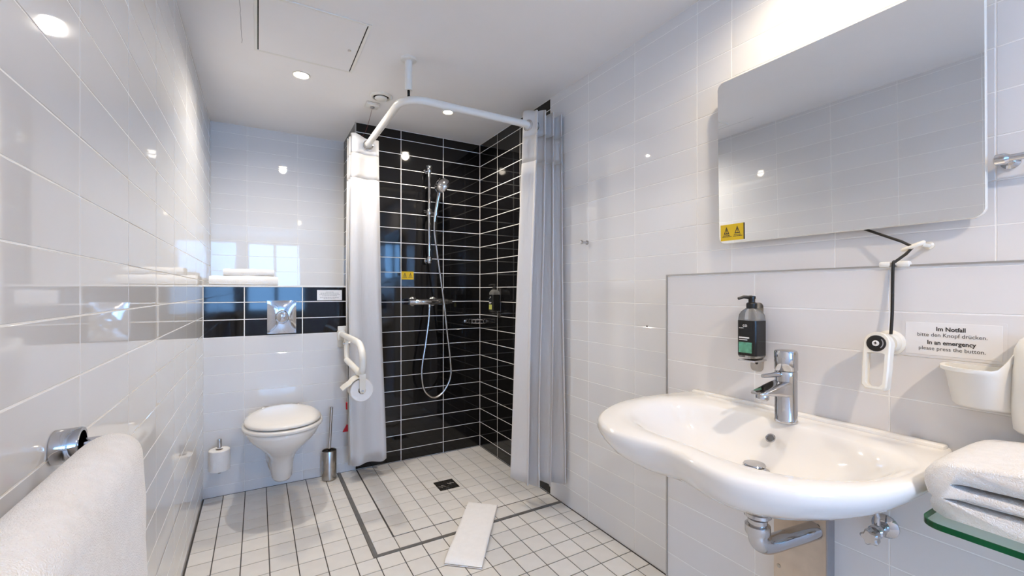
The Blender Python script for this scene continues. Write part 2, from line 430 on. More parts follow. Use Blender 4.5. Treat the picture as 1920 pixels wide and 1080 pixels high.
def downlight(x, y, key, label, r=.032, cone=170):
    t = thing('recessed_downlight', (x, y, ZC), label, 'lamp', 'recessed ceiling downlights')
    b = MB(); n = 32
    prof = [(r+.010, 0), (r+.010, -.003), (r+.006, -.005), (r+.001, -.003), (r-.001, .0)]
    b.lathe(prof, (x, y, ZC), n=n, cap0=False, cap1=False).build('trim_ring', 'white_plastic', t)
    MB().lathe([(r, -.001), (r*.98, -.0025)], (x, y, ZC), n=n).build('lens', 'lamp', t)
    l = bpy.data.lights.new('lamp_light', 'SPOT'); l.energy = POWER[key]; l.color = TINT[key]
    l.spot_size = math.radians(cone); l.spot_blend = .8; l.shadow_soft_size = .028
    lo = bpy.data.objects.new('lamp_light', l); COL.objects.link(lo); lo.parent = t; lo.location = (0, 0, -.032)
    return t
downlight(.189, 2.452, 'toilet', 'bright round downlight in the ceiling above the toilet')
downlight(1.003, 2.511, 'shower', 'small warm downlight in the ceiling above the shower floor', r=.026)
downlight(1.165, .62, 'basin', 'round downlight in the ceiling above the washbasin and mirror')
downlight(.55, -.75, 'added_fill', 'added unseen downlight in the ceiling between the window and the mirror')  # added out of view to brighten the near walls and basin

v = thing('ceiling_vent', (.598, 2.497, ZC), 'round white exhaust valve in the ceiling beside the pull switch', 'vent')
MB().lathe([(.062, 0), (.062, -.004), (.056, -.010), (.046, -.011), (.042, -.002), (.042, .0)], (.598, 2.497, ZC), n=36, cap0=False, cap1=False).build('rim', 'white_plastic', v)
MB().lathe([(.043, -.0006), (.041, -.0012)], (.598, 2.497, ZC), n=36).build('throat', 'dark', v)
MB().lathe([(.012, -.001), (.014, -.006), (.033, -.009), (.035, -.012), (.030, -.018), (.012, -.022), (.001, -.0225)], (.598, 2.497, ZC), n=36).build('disc', 'white_plastic', v)

p = thing('pull_switch', (.578, 2.625, ZC), 'white ceiling pull switch with a thin red emergency cord', 'switch')
bx_ = MB().box(.542, .614, 2.592, 2.658, ZC-.018, ZC, .004).build('housing', 'white_plastic', p)
MB().lathe([(.012, 0), (.012, -.006), (.006, -.010)], (.578, 2.625, ZC-.018), n=16).build('cord_guide', 'grey_ink', bx_)
cord = [V(.578, 2.625, ZC-.024), V(.571, 2.80, 2.128), V(.53, 2.925, 2.085), V(.492, 2.938, 1.6), V(.490, 2.938, .30)]
MB().tube(spline(cord, 6), .0011, 6).build('cord', 'cord_red', p)
MB().lathe([(.002, 0), (.007, .004), (.008, .045), (.003, .05)], (.490, 2.938, .40), n=12).build('cord_grip', 'red', p)
MB().prism([(-.026, 0), (.026, 0), (0, .048)], -.004, .004, lambda u, vv, w: V(.490+u, 2.938+w, .262+vv)).build('triangle_handle', 'red', p, False)

# ------------------------------------------------------------------ shower
RX, RY, RZ, RR = .582, 2.0, 2.050, .0185
r = thing('curtain_rail', (RX, RY, RZ), 'bent white tubular curtain rail hung from the ceiling around the shower', 'rail')
fr_ = .11
path = [V(XR, RY, RZ), V(1.2, RY, RZ), V(.9, RY, RZ)]
for k in range(13):
    a = PI/2*k/12
    path.append(V(RX+fr_-fr_*math.sin(a), RY+fr_-fr_*math.cos(a), RZ))
path += [V(RX, 2.4, RZ), V(RX, 2.7, RZ), V(RX, YB, RZ)]
MB().tube(path, RR, 20).build('tube', 'rail_white', r)
px_, py_ = RX+fr_*(1-math.sin(PI/4)), RY+fr_*(1-math.cos(PI/4))
MB().lathe([(.038, 0), (.038, -.006), (.034, -.010), (.018, -.011), (.018, -.016)], (px_, py_, ZC), n=32).build('ceiling_flange', 'rail_white', r)
MB().lathe([(.017, -.005), (.017, -.146), (.014, -.148)], (px_, py_, ZC), n=24).build('support_post', 'rail_white', r)
MB().lathe([(.006, -.147), (.006, -.185)], (px_, py_, ZC), n=16).build('threaded_rod', 'dark', r)
MB().lathe([(.030, 0), (.030, .006), (.020, .012)], (XR, RY, RZ), (-1,0,0), n=24).build('wall_flange', 'rail_white', r)
MB().lathe([(.030, 0), (.030, .006), (.020, .012)], (RX, YB, RZ), (0,-1,0), n=24).build('wall_flange', 'rail_white', r)

def curtain(name, label, fn, cyc, z_edges, rings_at, axis):
    """fn(t, z) -> (x, y)"""
    t0 = thing(name, (*fn(.5, .2), z_edges[-1]), label, 'curtain', 'white shower curtains')
    n = 110
    for (nm, m, za, zb, rows) in (('header', 'curtain', z_edges[0], z_edges[1], 4), ('mesh_band', 'curtain_mesh', z_edges[1], z_edges[2], 5), ('drape', 'curtain', z_edges[2], z_edges[3], 26)):
        b = MB(); R = []
        for i in range(rows+1):
            z = za+(zb-za)*i/rows
            row = []
            for j in range(n+1):
                t = j/n; x, y = fn(t, z)
                zz = z
                if nm == 'header' and i == 0: zz += .009*math.sin(t*17+1)+.007*math.sin(t*41)
                if nm == 'drape' and i == rows: zz += .012*math.sin(t*13+.6)
                row.append(V(x, y, zz))
            R.append(row)
        b.rings(R, False, False, closed=False)
        o = b.build(nm, m, t0, True, angle=80)
        sm = o.modifiers.new('thickness', 'SOLIDIFY'); sm.thickness = .0016; sm.offset = 0
    for c in rings_at:
        MB().torus(c, axis, .0255, .0058, 28, 10).build('grommet', 'chrome', t0)
    return t0
def fl(t, z):                       # left bundle, rail runs along Y
    k = max(0, min(1, (2.05-z)/1.9))
    A = .086+.022*k + .006*math.sin(3*z+5*t)*k
    cx = .566+.024*k*k
    y = 2.745+.165*t + .012*math.sin(2.2*z+9*t)*k + (.007+.014*k)*math.sin(2*PI*11*t+1.3*math.sin(1.4*z))
    return cx + A*math.sin(2*PI*(2.5*t)-PI/2+.25*math.sin(1.7*z)*k), y
curtain('shower_curtain', 'white shower curtain gathered in front of the toilet wall', fl, 2.5, (2.088, 1.985, 1.835, .10),
        [(RX, 2.740+.165*(.11+.2*k), RZ-.006) for k in range(5)], (0.25,1,0))
def frt(t, z):                      # right bundle, rail runs along X
    k = max(0, min(1, (2.05-z)/1.9))
    A = .052+.002*k + .005*math.sin(2.7*z+6*t)*k
    x0, x1 = 1.250-.050*k, 1.424-.006*k
    a = 2*PI*(3.6*t)+.35*math.sin(2.1*z)*k
    x = x0+(x1-x0)*t + .006*math.sin(3*z+7*t)*k - .008*math.sin(2*a)
    return x, 1.985+.05*k*(1-t)-(.02+.04*k)*t + A*math.cos(a)
curtain('shower_curtain', 'white shower curtain gathered against the right wall at the shower entrance', frt, 2.5, (2.112, 1.985, 1.845, .118),
        [(1.2455+.178*(.07+.139*k), RY-.002, RZ-.006) for k in range(7)], (1,.35,0))

# shower rail set
s = thing('shower_rail', (1.021, YB, 1.36), 'chrome vertical shower rail on the black tiles', 'rail')
SX, SYy = 1.021, 2.899
MB().tube([V(SX, SYy, 1.345), V(SX, SYy, 2.005)], .0105, 18).build('bar', 'chrome', s)
for z in (1.365, 1.99):
    b = MB().tube([V(SX, SYy, z), V(SX, YB, z-.0)], .008, 12)
    b.lathe([(.018, 0), (.018, .006), (.013, .012)], (SX, YB, z), (0,-1,0), 20)
    b.lathe([(.006, -.030), (.016, -.024), (.019, -.010), (.019, .010), (.016, .022), (.006, .027)], (SX, SYy, z+.004), (0,0,1), 20)
    b.build('wall_bracket', 'chrome', s)
sl = MB().lathe([(.017, -.022), (.019, -.018), (.019, .018), (.017, .022)], (SX, SYy, 1.695), n=20)
sl.tube([V(SX-.045, SYy-.006, 1.698), V(SX, SYy, 1.695)], .010, 12).tube([V(SX, SYy, 1.695), V(SX+.022, SYy-.045, 1.682)], .009, 12)
sl.lathe([(.014, -.016), (.016, .0), (.014, .016)], (SX+.028, SYy-.055, 1.68), (0.15, -.1, 1), 16)
sl.build('slider', 'chrome', s)

hs = thing('hand_shower', (1.05, 2.842, 1.66), 'chrome hand shower hanging in the slider of the shower rail', 'hand shower')
hp = spline([(1.040, 2.845, 1.625), (1.046, 2.842, 1.68), (1.056, 2.834, 1.75), (1.066, 2.826, 1.82), (1.078, 2.818, 1.865)], 5)
MB().tube(hp, [.0095+.0035*math.sin(PI*i/(len(hp)-1)) + .004*(i/(len(hp)-1))**3 for i in range(len(hp))], 16).build('handle', 'chrome', hs)
hn = V(.70, .48, -.34).normalized(); hc = V(1.078, 2.812, 1.872)
MB().lathe([(.004, -.036), (.022, -.033), (.043, -.020), (.056, -.002), (.058, .006), (.056, .010)], hc, hn, 32).build('head', 'chrome', hs)
MB().lathe([(.050, .0095), (.048, .0125), (.001, .013)], hc, hn, 32).build('spray_face', 'shower_face', hs)

ho = thing('shower_hose', (1.02, 2.86, .43), 'silver flexible hose looping below the shower mixer', 'hose')
hpts = [(1.018, 2.886, 1.052), (1.010, 2.88, .95), (.985, 2.872, .79), (.957, 2.866, .62), (.968, 2.862, .50), (1.010, 2.86, .442), (1.058, 2.858, .428), (1.115, 2.856, .468), (1.160, 2.855, .56), (1.158, 2.855, .68), (1.135, 2.853, .86), (1.112, 2.85, 1.06), (1.088, 2.848, 1.22), (1.058, 2.846, 1.42), (1.040, 2.845, 1.55), (1.040, 2.845, 1.632)]
MB().tube(spline(hpts, 10), .0072, 10).build('hose', 'steel', ho)
MB().lathe([(.010, 0), (.011, .006), (.011, .024), (.009, .028)], (1.018, 2.886, 1.038), n=16).build('hose_nut', 'chrome', ho)

mx = thing('shower_mixer', (1.033, YB, 1.08), 'chrome thermostatic shower mixer on the black tiles', 'mixer tap')
MB().lathe([(.019, -.110), (.021, -.106), (.021, .106), (.019, .110)], (1.000, 2.889, 1.080), (1,0,0), 24).build('body', 'chrome', mx)
MB().lathe([(.018, -.112), (.022, -.115), (.022, -.152), (.018, -.156)], (1.030, 2.889, 1.080), (1,0,0), 24).build('flow_knob', 'chrome', mx)
MB().lathe([(.018, .108), (.021, .112), (.021, .150), (.014, .158), (.013, .182), (.010, .184)], (1.000, 2.889, 1.080), (1,0,0), 24).build('temperature_knob', 'chrome', mx)
for x in (.924, 1.070):
    MB().lathe([(.034, 0), (.034, .004), (.028, .012), (.016, .018), (.015, .060)], (x, YB, 1.083), (0,-1,0), 24).build('wall_rosette', 'chrome', mx)

def warning_label(name, fr, w, hgt, parent=None, label=None):
    b = MB().prism([(0,0), (w,0), (w,hgt), (0,hgt)], 0, .0008, fr)
    o = b.build(name, 'yellow', parent, False)
    if label: top(o, label, 'sticker')
    par = o
    tri = MB()
    for cx in (.27*w, .74*w):
        a, c = .12*w, .60*hgt
        O_ = [(cx-a, c-.2*hgt), (cx+a, c-.2*hgt), (cx, c+.26*hgt)]
        m_ = (cx, c-.05*hgt)
        I_ = [(m_[0]+(x-m_[0])*.62, m_[1]+(y-m_[1])*.62) for x, y in O_]
        for k in range(3):
            q = [O_[k], O_[(k+1) % 3], I_[(k+1) % 3], I_[k]]
            tri.prism(q, .0008, .0011, fr)
        tri.prism([(cx-.012*w, c-.08*hgt), (cx+.012*w, c-.08*hgt), (cx+.015*w, c+.1*hgt), (cx-.015*w, c+.1*hgt)], .0008, .0011, fr)
        tri.prism([(cx-.012*w, c-.15*hgt), (cx+.012*w, c-.15*hgt), (cx+.012*w, c-.11*hgt), (cx-.012*w, c-.11*hgt)], .0008, .0011, fr)
    tri.build('warning_triangles', 'ink', par, False)
    tx = MB()
    for cx in (.27*w, .74*w):
        for k, (yy, ww) in enumerate(((.30, .30), (.22, .38))):
            x = cx-ww*w/2
            while x < cx+ww*w/2:
                l = w*random.uniform(.02, .05)
                tx.prism([(x, yy*hgt), (x+l, yy*hgt), (x+l, (yy+.045)*hgt), (x, (yy+.045)*hgt)], .0008, .0010, fr); x += l+w*.012
    tx.build('small_print', 'ink', par, False)['kind'] = 'stuff'
    return o
warning_label('warning_sticker', lambda u, vv, w: V(.845+u, YB-w, 1.233+vv), .084, .055, None, 'yellow warning sticker on the black shower tiles')

# corner basket
cb = thing('soap_basket', (1.40, 2.92, .925), 'chrome wire soap basket in the corner of the shower', 'basket')
def quarter(rad, z, n=14): return [V(XR-.006-rad*math.cos(PI/2*k/n), YB-.006-rad*math.sin(PI/2*k/n), z) for k in range(n+1)]
for z in (.948, .924):
    q = quarter(.125, z); MB().tube([V(XR-.006, YB-.006, z)]+q+[V(XR-.006, YB-.006, z)], .0032, 8).build('wire_frame', 'chrome', cb)
for k in range(1, 7):
    a = PI/2*k/7; e = V(XR-.006-.125*math.cos(a), YB-.006-.125*math.sin(a), .924)
    MB().tube([V(XR-.012, YB-.012, .924), e, e+V(0, 0, .024)], .0018, 6).build('wire', 'chrome', cb)
for (a, n_) in (((XR, 2.84, .936), (-1,0,0)), ((1.318, YB, .936), (0,-1,0))):
    MB().lathe([(.013, 0), (.013, .006), (.006, .010)], a, n_, 16).build('wall_mount', 'chrome', cb)

def dispenser(name, label, wall, y, zb, a, bh, front, lab2):
    """square bottle clipped to a plate on a wall facing -X"""
    t = thing(name, (wall-.05, y, zb), label, 'dispenser', 'bottle dispensers on the wall')
    pl = MB().prism(rrect(.038, .205, .012, 5), 0, .003, lambda u, vv, w: V(wall-w, y+.006+u, zb+.057+vv))
    pl = pl.build('wall_plate', 'steel', t, False)
    MB().lathe([(.0035, 0), (.0035, .0018)], (wall-.003, y+.006, zb-.022), (-1,0,0), 12).build('key_lock', 'ink', pl)
    cx = wall-.010-a
    MB().box(cx-a, wall-.003, y-a*.9, y+a*.9, zb-.012, zb-.006, .002).build('holder', 'chrome', t)
    R = []
    for z, k in ((0, .93), (.004, 1), (bh, 1), (bh+.012, .95), (bh+.022, .78), (bh+.030, .5), (bh+.032, .36), (bh+.042, .36)):
        R.append([V(cx+u, y+vv, zb+z) for u, vv in rrect(2*a*k, 2*a*k, a*k*.30, 4)])
    bo = MB().rings(R).build('bottle', 'clear', t)
    R = [[V(cx+u, y+vv, zb+z) for u, vv in rrect(2*a+.0012, 2*a+.0012, a*.30, 4)] for z in (.006, bh-.004)]
    sl_ = MB().rings(R).build('sleeve', 'label_black', bo, False)
    f = lambda u, vv, w: V(cx-a-.0007-w, y-u, zb+vv)
    MB().prism([(-a*.78, .014), (a*.62, .014), (a*.62, bh*.40), (-a*.78, bh*.40)], 0, .0004, f).build('label_patch', front, bo, False)
    tx = MB()
    tvs, tfs = text_geo(lab2, a*.5, .0002)
    tx.add([f(p_.x-.1*a, bh*.80+p_.y, .0004) for p_ in tvs], tfs)
    for yy, ww, hh in ((.50, 1.1, .035), (.45, .9, .02), (.76, .5, .012)):
        tx.prism([(-a*.75, bh*yy), (-a*.75+a*ww, bh*yy), (-a*.75+a*ww, bh*(yy+hh)), (-a*.75, bh*(yy+hh))], .0001, .0004, f)
    tx.build('print', 'paper', bo, False)['kind'] = 'stuff'
    pm = MB().lathe([(a*.50, .038), (a*.52, .040), (a*.52, .053), (a*.42, .056), (a*.32, .057), (a*.32, .066), (a*.38, .067), (a*.38, .074), (a*.3, .076)], (cx, y, zb+bh-.008), n=24)
    z = zb+bh+.0625
    pm.tube([V(cx, y, z), V(cx-.02, y+.012, z+.002), V(cx-.034, y+.020, z-.003)], [.0065, .005, .004], 10)
    pm.build('pump', 'black', t)
    return t
dispenser('soap_dispenser', 'black pump bottle on a steel wall plate left of the basin tap', PX, .763, .958, .0280, .112, 'green', 'co')
dispenser('shower_gel_dispenser', 'dark pump bottle with a lime label inside the shower', XR, 2.648, 1.015, .030, .118, 'lime', 'co')

# floor drain
dcx, dcy = (DX0+DX1)/2, (DY0+DY1)/2
d = thing('floor_drain', (dcx, dcy, 0), 'square dark metal grate in the middle of the shower floor', 'drain')
MB().box(DX0+.002, DX1-.002, DY0+.002, DY1-.002, -.0028, -.0018).build('sump', 'dark', d, False)
b = MB()
for q in ((DX0+.001, DX1-.001, DY0+.001, DY0+.011), (DX0+.001, DX1-.001, DY1-.011, DY1-.001), (DX0+.001, DX0+.011, DY0+.011, DY1-.011), (DX1-.011, DX1-.001, DY0+.011, DY1-.011)):
    b.box(*q, -.002, .001)
b.build('grate_frame', 'steel', d, False)
for k in range(6):
    a = 2*PI*k/6+.3
    for rr_ in (.022, .042):
        c = V(dcx+rr_*math.cos(a), dcy+rr_*math.sin(a), 0); tdir = V(-math.sin(a+.5), math.cos(a+.5), 0)*.014
        MB().tube([c-tdir, c+tdir], .0022, 6).build('grate_bar', 'steel', d)
MB().lathe([(.008, -.002), (.008, .001), (.005, .0015)], (dcx, dcy, 0), n=12).build('grate_screw', 'steel', d)

# towel on the floor: a folded bath mat
def soft_slab(poly_fn, nu, nv, th, jitter, name, m, label, cat, loc, group=None, layers=1):
    b = MB(); R = []
    # closed cross-section in v, lofted over u
    prof = []
    n = nv
    for k in range(n+1): prof.append((k/n, 1.0))
    for k in range(1, 5): prof.append((1+.012*math.sin(PI*k/5)/.5*.5, math.cos(PI*k/5)*.5+.5))
    for k in range(n+1): prof.append((1-k/n, 0.0))
    for k in range(1, 5): prof.append((-.012*math.sin(PI*k/5), .5-math.cos(PI*k/5)*.5))
    for i in range(nu+1):
        u = i/nu; e = min(1, min(u, 1-u)*nu/2.0); sc = .35+.65*math.sqrt(max(0, 1-(1-e)**2))
        ring = []
        for (vv, hh) in prof:
            x, y, z = poly_fn(u, vv)
            top_ = hh*th*(sc if hh > .5 else 1)
            wob = jitter*(math.sin(9*u+4*vv)+.6*math.sin(17*vv-6*u+1)+.5*math.sin(23*u+3)) if hh > .5 else 0
            ring.append(V(x, y, z+top_+wob*min(1, e)))
        R.append(ring)
    b.rings(R)
    o = b.build(name, m, None, True, angle=60)
    return top(o, label, cat, group)
C00, C10, C01, C11 = V(.678, 1.735, .0032), V(.800, 1.632, .0032), V(.990, 2.172, .0032), V(1.108, 2.068, .0032)
soft_slab(lambda u, vv: (C00*(1-u)+C01*u)*(1-vv)+(C10*(1-u)+C11*u)*vv, 30, 16, .018, .0012, 'bath_mat', 'cotton', 'white folded bath mat lying on the floor tiles before the shower', 'bath mat', None)

# ------------------------------------------------------------------ toilet
TX = .117
t = thing('wall_hung_toilet', (TX, YB, .09), 'white wall-hung toilet with a closed lid', 'toilet')
def oval(hw, yf, yb, z, n=44):
    ym = 2.625; P = []
    for k in range(n):
        a = 2*PI*k/n; ca, sa = math.cos(a), math.sin(a)
        hwk = hw*(1 if sa < 0 else 1-.05*sa*sa)
        P.append(V(TX+hwk*math.copysign(abs(ca)**.94, ca), ym+((yb-ym) if sa > 0 else (ym-yf))*math.copysign(abs(sa)**.92, sa), z))
    return P
def dring(hw, yf, yb, z, n=22, back=.8, ym=None):
    ym = yf+(yb-yf)*.50 if ym is None else ym
    P = [V(TX-hw*back, yb, z), V(TX-hw*(back*.35+.65), (yb*.55+ym*.45), z)]
    for k in range(n+1):
        a = PI*k/n
        P.append(V(TX-hw*math.copysign(abs(math.cos(a))**.92, math.cos(a)), ym-(ym-yf)*math.sin(a)**.95, z))
    P += [V(TX+hw*(back*.35+.65), (yb*.55+ym*.45), z), V(TX+hw*back, yb, z)]
    return P
rows = [(.4345, .176, 2.422, .92), (.425, .181, 2.416, .92), (.412, .176, 2.424, .92), (.388, .169, 2.440, .92), (.357, .152, 2.474, .93), (.320, .125, 2.522, .95), (.277, .092, 2.585, 1.05), (.225, .063, 2.652, 1.35), (.165, .056, 2.685, 1.4), (.110, .052, 2.705, 1.3), (.094, .044, 2.725, 1.2)]
MB().rings([dring(hw, yf, YB, z, back=bk, ym=min(2.80, yf+.24)) for z, hw, yf, bk in rows]).build('bowl', 'ceramic', t, angle=70)
# the tile face in front of the bowl's back is flush with the wall
sr = [(.4365, .168, 2.432), (.4395, .187, 2.407), (.444, .190, 2.402), (.452, .190, 2.402), (.4575, .186, 2.407), (.4585, .168, 2.43)]
MB().rings([oval(hw, yf, 2.912-(.190-hw), z) for z, hw, yf in sr]).build('seat_ring', 'seat', t, angle=70)
lr = [(.4585, .160, 2.440), (.4635, .174, 2.420), (.466, .180, 2.412), (.473, .181, 2.411), (.480, .176, 2.418), (.487, .160, 2.440), (.4915, .125, 2.490), (.4935, .070, 2.550), (.4940, .02, 2.605)]
MB().rings([oval(hw, yf, 2.905-max(0, (.183-hw))*1.35, z) for z, hw, yf in lr]).build('lid', 'seat', t, angle=70)
for sx in (-1, 1):
    MB().lathe([(.010, -.02), (.012, -.018), (.012, .018), (.010, .02)], (TX+sx*.078, 2.918, .462), (1,0,0), 16).build('hinge', 'steel', t)

t.location.z += .009
# flush plate
fp = thing('flush_plate', (.1235, YB, .90), 'shiny chrome flush plate on the black band above the toilet', 'flush plate')
def dome(u, vv): return .007+.012*(1-abs(u)**2.2)*(1-abs(vv)**2.2)
b = MB(); n = 20; w2, h2 = .0765, .098; cz = .999
R = []
for i in range(n+1):
    u = -1+2*i/n
    R.append([V(.1235+u*w2, YB-dome(u, -1+2*j/n), cz+(-1+2*j/n)*h2) for j in range(n+1)])
b.rings(R, False, False, closed=False)
sk = [(-1+2*i/n, -1) for i in range(n)]+[(1, -1+2*i/n) for i in range(n)]+[(1-2*i/n, 1) for i in range(n)]+[(-1, 1-2*i/n) for i in range(n)]
b.rings([[V(.1235+u*w2, YB-.007, cz+vv*h2) for u, vv in sk], [V(.1235+u*w2, YB, cz+vv*h2) for u, vv in sk]], False, False)
b.build('plate', 'chrome', fp)
def lat_ell(b, prof, c, n=32, ey=1.15):
    return b.rings([[V(c[0]+r_*math.cos(2*PI*k/n), c[1]-h_, c[2]+r_*ey*math.sin(2*PI*k/n)) for k in range(n)] for r_, h_ in prof])
lat_ell(MB(), [(.036, .012), (.036, .020), (.033, .0235), (.029, .0225), (.028, .019)], (.1235, YB, .999)).build('button_ring', 'chrome', fp)
lat_ell(MB(), [(.027, .018), (.027, .022), (.022, .025), (.002, .0265)], (.1235, YB, .999)).build('large_button', 'chrome', fp)
lat_ell(MB(), [(.009, .024), (.009, .027), (.006, .0285)], (.1225, YB, 1.003), ey=1.9).build('small_button', 'chrome', fp)

# small white sign on the black band
sg = top(MB().box(.317, .462, YB-.0012, YB, 1.096, 1.160).build('notice_card', 'paper', None, False), 'small white notice card on the black band above the toilet', 'sign')
b = MB()
for k, (zz, ww) in enumerate(((1.148, .045), (1.140, .105), (1.132, .118), (1.124, .085), (1.113, .110), (1.105, .070))):
    x = .3895-ww/2
    while x < .3895+ww/2:
        l = random.uniform(.004, .011); b.box(x, min(x+l, .3895+ww/2), YB-.0015, YB-.0012, zz-.0015, zz+.0012); x += l+.0025
b.build('printed_lines', 'grey_ink', sg, False)['kind'] = 'stuff'

# toilet brush
br = thing('toilet_brush', (.378, 2.893, 0), 'brushed steel toilet brush set standing beside the toilet', 'toilet brush')
MB().lathe([(.040, .0025), (.0425, .006), (.0425, .176), (.0415, .178), (.0395, .176), (.0395, .15)], (.378, 2.893, 0), n=36, cap1=False).build('holder', 'steel', br)
MB().lathe([(.0395, .165), (.030, .168), (.010, .170)], (.378, 2.893, 0), n=30).build('lid', 'black', br)
MB().tube([V(.379, 2.893, .165), V(.391, 2.888, .442)], .0085, 16).build('handle', 'chrome', br)

# spare roll holder with its roll
sp = thing('spare_roll_holder', (-.182, YB, .30), 'chrome spare toilet roll pin on the wall left of the toilet', 'holder')
MB().lathe([(.022, 0), (.022, .005), (.012, .008)], (-.182, YB, .165), (0,-1,0), 20).build('wall_flange', 'chrome', sp)
MB().tube([V(-.182, YB-.004, .165), V(-.182, 2.875, .163), V(-.182, 2.869, .166), V(-.182, 2.868, .172), V(-.182, 2.868, .344)], .0085, 14).build('pin', 'chrome', sp)
MB().lathe([(.0085, .30), (.0115, .302), (.0115, .342), (.010, .347), (.002, .348)], (-.182, 2.868, 0), n=16).build('pin_cap', 'chrome', sp)
def roll(name, c, axis, R0, r0, L, label, group):
    o = thing(name, c, label, 'toilet roll', group)
    c = Vector(c); n = 40; q = Vector((0,0,1)).rotation_difference(Vector(axis))
    prof = [(r0, -L/2), (R0-.003, -L/2), (R0, -L/2+.003), (R0, L/2-.003), (R0-.003, L/2), (r0, L/2), (r0, -L/2)]
    MB().lathe(prof, c, axis, n, False, False).build('tissue', 'paper_roll', o)
    MB().lathe([(r0+.0005, -L/2+.001), (r0-.001, -L/2+.001), (r0-.001, L/2-.001), (r0+.0005, L/2-.001)], c, axis, n, False, False).build('core', 'board', o)
    return o
roll('toilet_roll', (-.182, 2.868, .235), (0,0,1), .050, .0175, .112, 'spare white toilet roll upright on its pin near the floor', 'toilet rolls')

# grab rail
GX = .452
g = thing('folding_grab_rail', (GX, YB, .88), 'white hinged grab rail on the wall between toilet and curtain', 'grab rail')
MB().box(.436, .506, YB-.016, YB, .80, .932, .005).build('wall_plate', 'white_plastic', g)
MB().box(GX-.022, GX+.022, YB-.07, YB-.014, .845, .905, .006).build('hinge_block', 'white_plastic', g)
loop = spline([(GX, 2.91, .885), (GX, 2.70, .886), (GX, 2.44, .886), (GX, 2.33, .876), (GX, 2.265, .83), (GX, 2.268, .765), (GX, 2.33, .735), (GX, 2.42, .735), (GX, 2.55, .742), (GX, 2.72, .748)], 8)
MB().tube(loop, .0165, 18).build('arm', 'white_plastic', g)
MB().tube([V(GX, 2.715, .748), V(GX, 2.73, .78), V(GX, 2.735, .875)], .0135, 16).build('strut', 'white_plastic', g)
MB().lathe([(.012, -.020), (.013, .0), (.012, .020)], (GX, 2.735, .845), (1,0,0), 16).build('locking_pin', 'steel', g)
RLX, RLY, RLZ = GX+.004, 2.345, .650
MB().prism([(-.016, .085), (.016, .085), (.014, 0), (.009, -.012), (-.009, -.012), (-.014, 0)], .0, .006, lambda u, vv, w: V(RLX+u, RLY-.052-w, RLZ+vv)).build('roll_bracket', 'cream_plastic', g, False)
MB().tube([V(RLX, RLY-.054, RLZ), V(RLX, RLY+.045, RLZ)], .011, 16).build('roll_spindle', 'cream_plastic', g)
MB().lathe([(.006, 0), (.006, .002)], (RLX, RLY-.058, RLZ), (0,-1,0), 14).build('spindle_screw', 'steel', g)
fl_ = [(RLX+.063*math.cos(a), RLZ+.063*math.sin(a)) for a in [PI*.42+PI*.40*k/8 for k in range(9)]]
fl_ += [(RLX-.078, RLZ+.018), (RLX-.092, RLZ+.006)]
MB().rings([[V(x, RLY-.045, z), V(x, RLY+.045, z), V(x-.001, RLY+.045, z+.004), V(x-.001, RLY-.045, z+.004)] for x, z in fl_]).build('roll_cover', 'cream_plastic', g)
roll('toilet_roll', (RLX, RLY, RLZ), (0,-1,0), .057, .0185, .088, 'white toilet roll hanging below the hinged grab rail', 'toilet rolls')

# folded towels on the ledge
def folded(name, x0, x1, y0, y1, z0, z1, label, group, m='cotton', bulge=.008):
    b = MB(); n = 16; R = []
    hz = (z1-z0)
    prof = []
    for k in range(13):
        a = -PI/2+PI*k/12; prof.append((1, a))
    for k in range(13):
        a = PI/2+PI*k/12; prof.append((-1, a))
    for i in range(n+1):
        u = i/n; e = min(1, min(u, 1-u)*9); sc = .82+.18*math.sqrt(max(0, 1-(1-e)**2))
        ring = []
        for sgn, a in prof:
            yc = (y1-bulge*2 if sgn > 0 else y0+bulge*2)+math.cos(a)*bulge*2
            zz = z0+hz*.5+math.sin(a)*hz*.5*(sc if math.sin(a) > 0 else 1) + (.0015*math.sin(11*u+2)+.001*math.sin(25*u) if math.sin(a) > .3 else 0)
            ring.append(V(x0+(x1-x0)*u, yc, zz))
        R.append(ring)
    b.rings(R)
    return top(b.build(name, m, None, True, angle=60), label, 'towel', group)
folded('folded_towel', -.238, .105, 2.972, 3.19, ZL+.0045, ZL+.057, 'wider lower white towel folded on the ledge above the black band', 'towels on the ledge')
folded('folded_towel', -.172, .083, 2.985, 3.17, ZL+.058, ZL+.098, 'smaller upper white towel folded on top of the other on the ledge', 'towels on the ledge')

# ------------------------------------------------------------------ right wall
# mirror (tilted a little forward)
MA = math.radians(1.0); MXB, MZB = 1.400, 1.317
MY0, MY1, MH = .3155, .9640, .553
def mir(y, s_, off): return V(MXB-s_*math.sin(MA)-off*math.cos(MA), y, MZB+s_*math.cos(MA)-off*math.sin(MA))
mi = thing('tilting_mirror', (MXB, (MY0+MY1)/2, MZB), 'large rectangular wall mirror with rounded corners above the washbasin', 'mirror')
mp = rrect(MY1-MY0, MH, .022, 6, (MY0+MY1)/2, MH/2)
gl = MB().prism(mp, -.002, .0035, lambda u, vv, w: mir(u, vv, w)).build('mirror_glass', 'mirror', mi, False)
mo = rrect(MY1-MY0+.0022, MH+.0022, .023, 6, (MY0+MY1)/2, MH/2)
b = MB(); b.rings([[mir(u, vv, -.009) for u, vv in mo], [mir(u, vv, .002) for u, vv in mo], [mir(u, vv, .0036) for u, vv in mp]], True, False).build('frame', 'white_plastic', mi, False)
MB().box(1.412, XR, MY0+.06, MY1-.06, MZB+.05, MZB+MH-.05, .002).build('wall_cassette', 'white_plastic', mi, False)
warning_label('warning_sticker', lambda u, vv, w: mir(MY1-.006-u, .008+vv, .0036+w), .083, .055, gl)
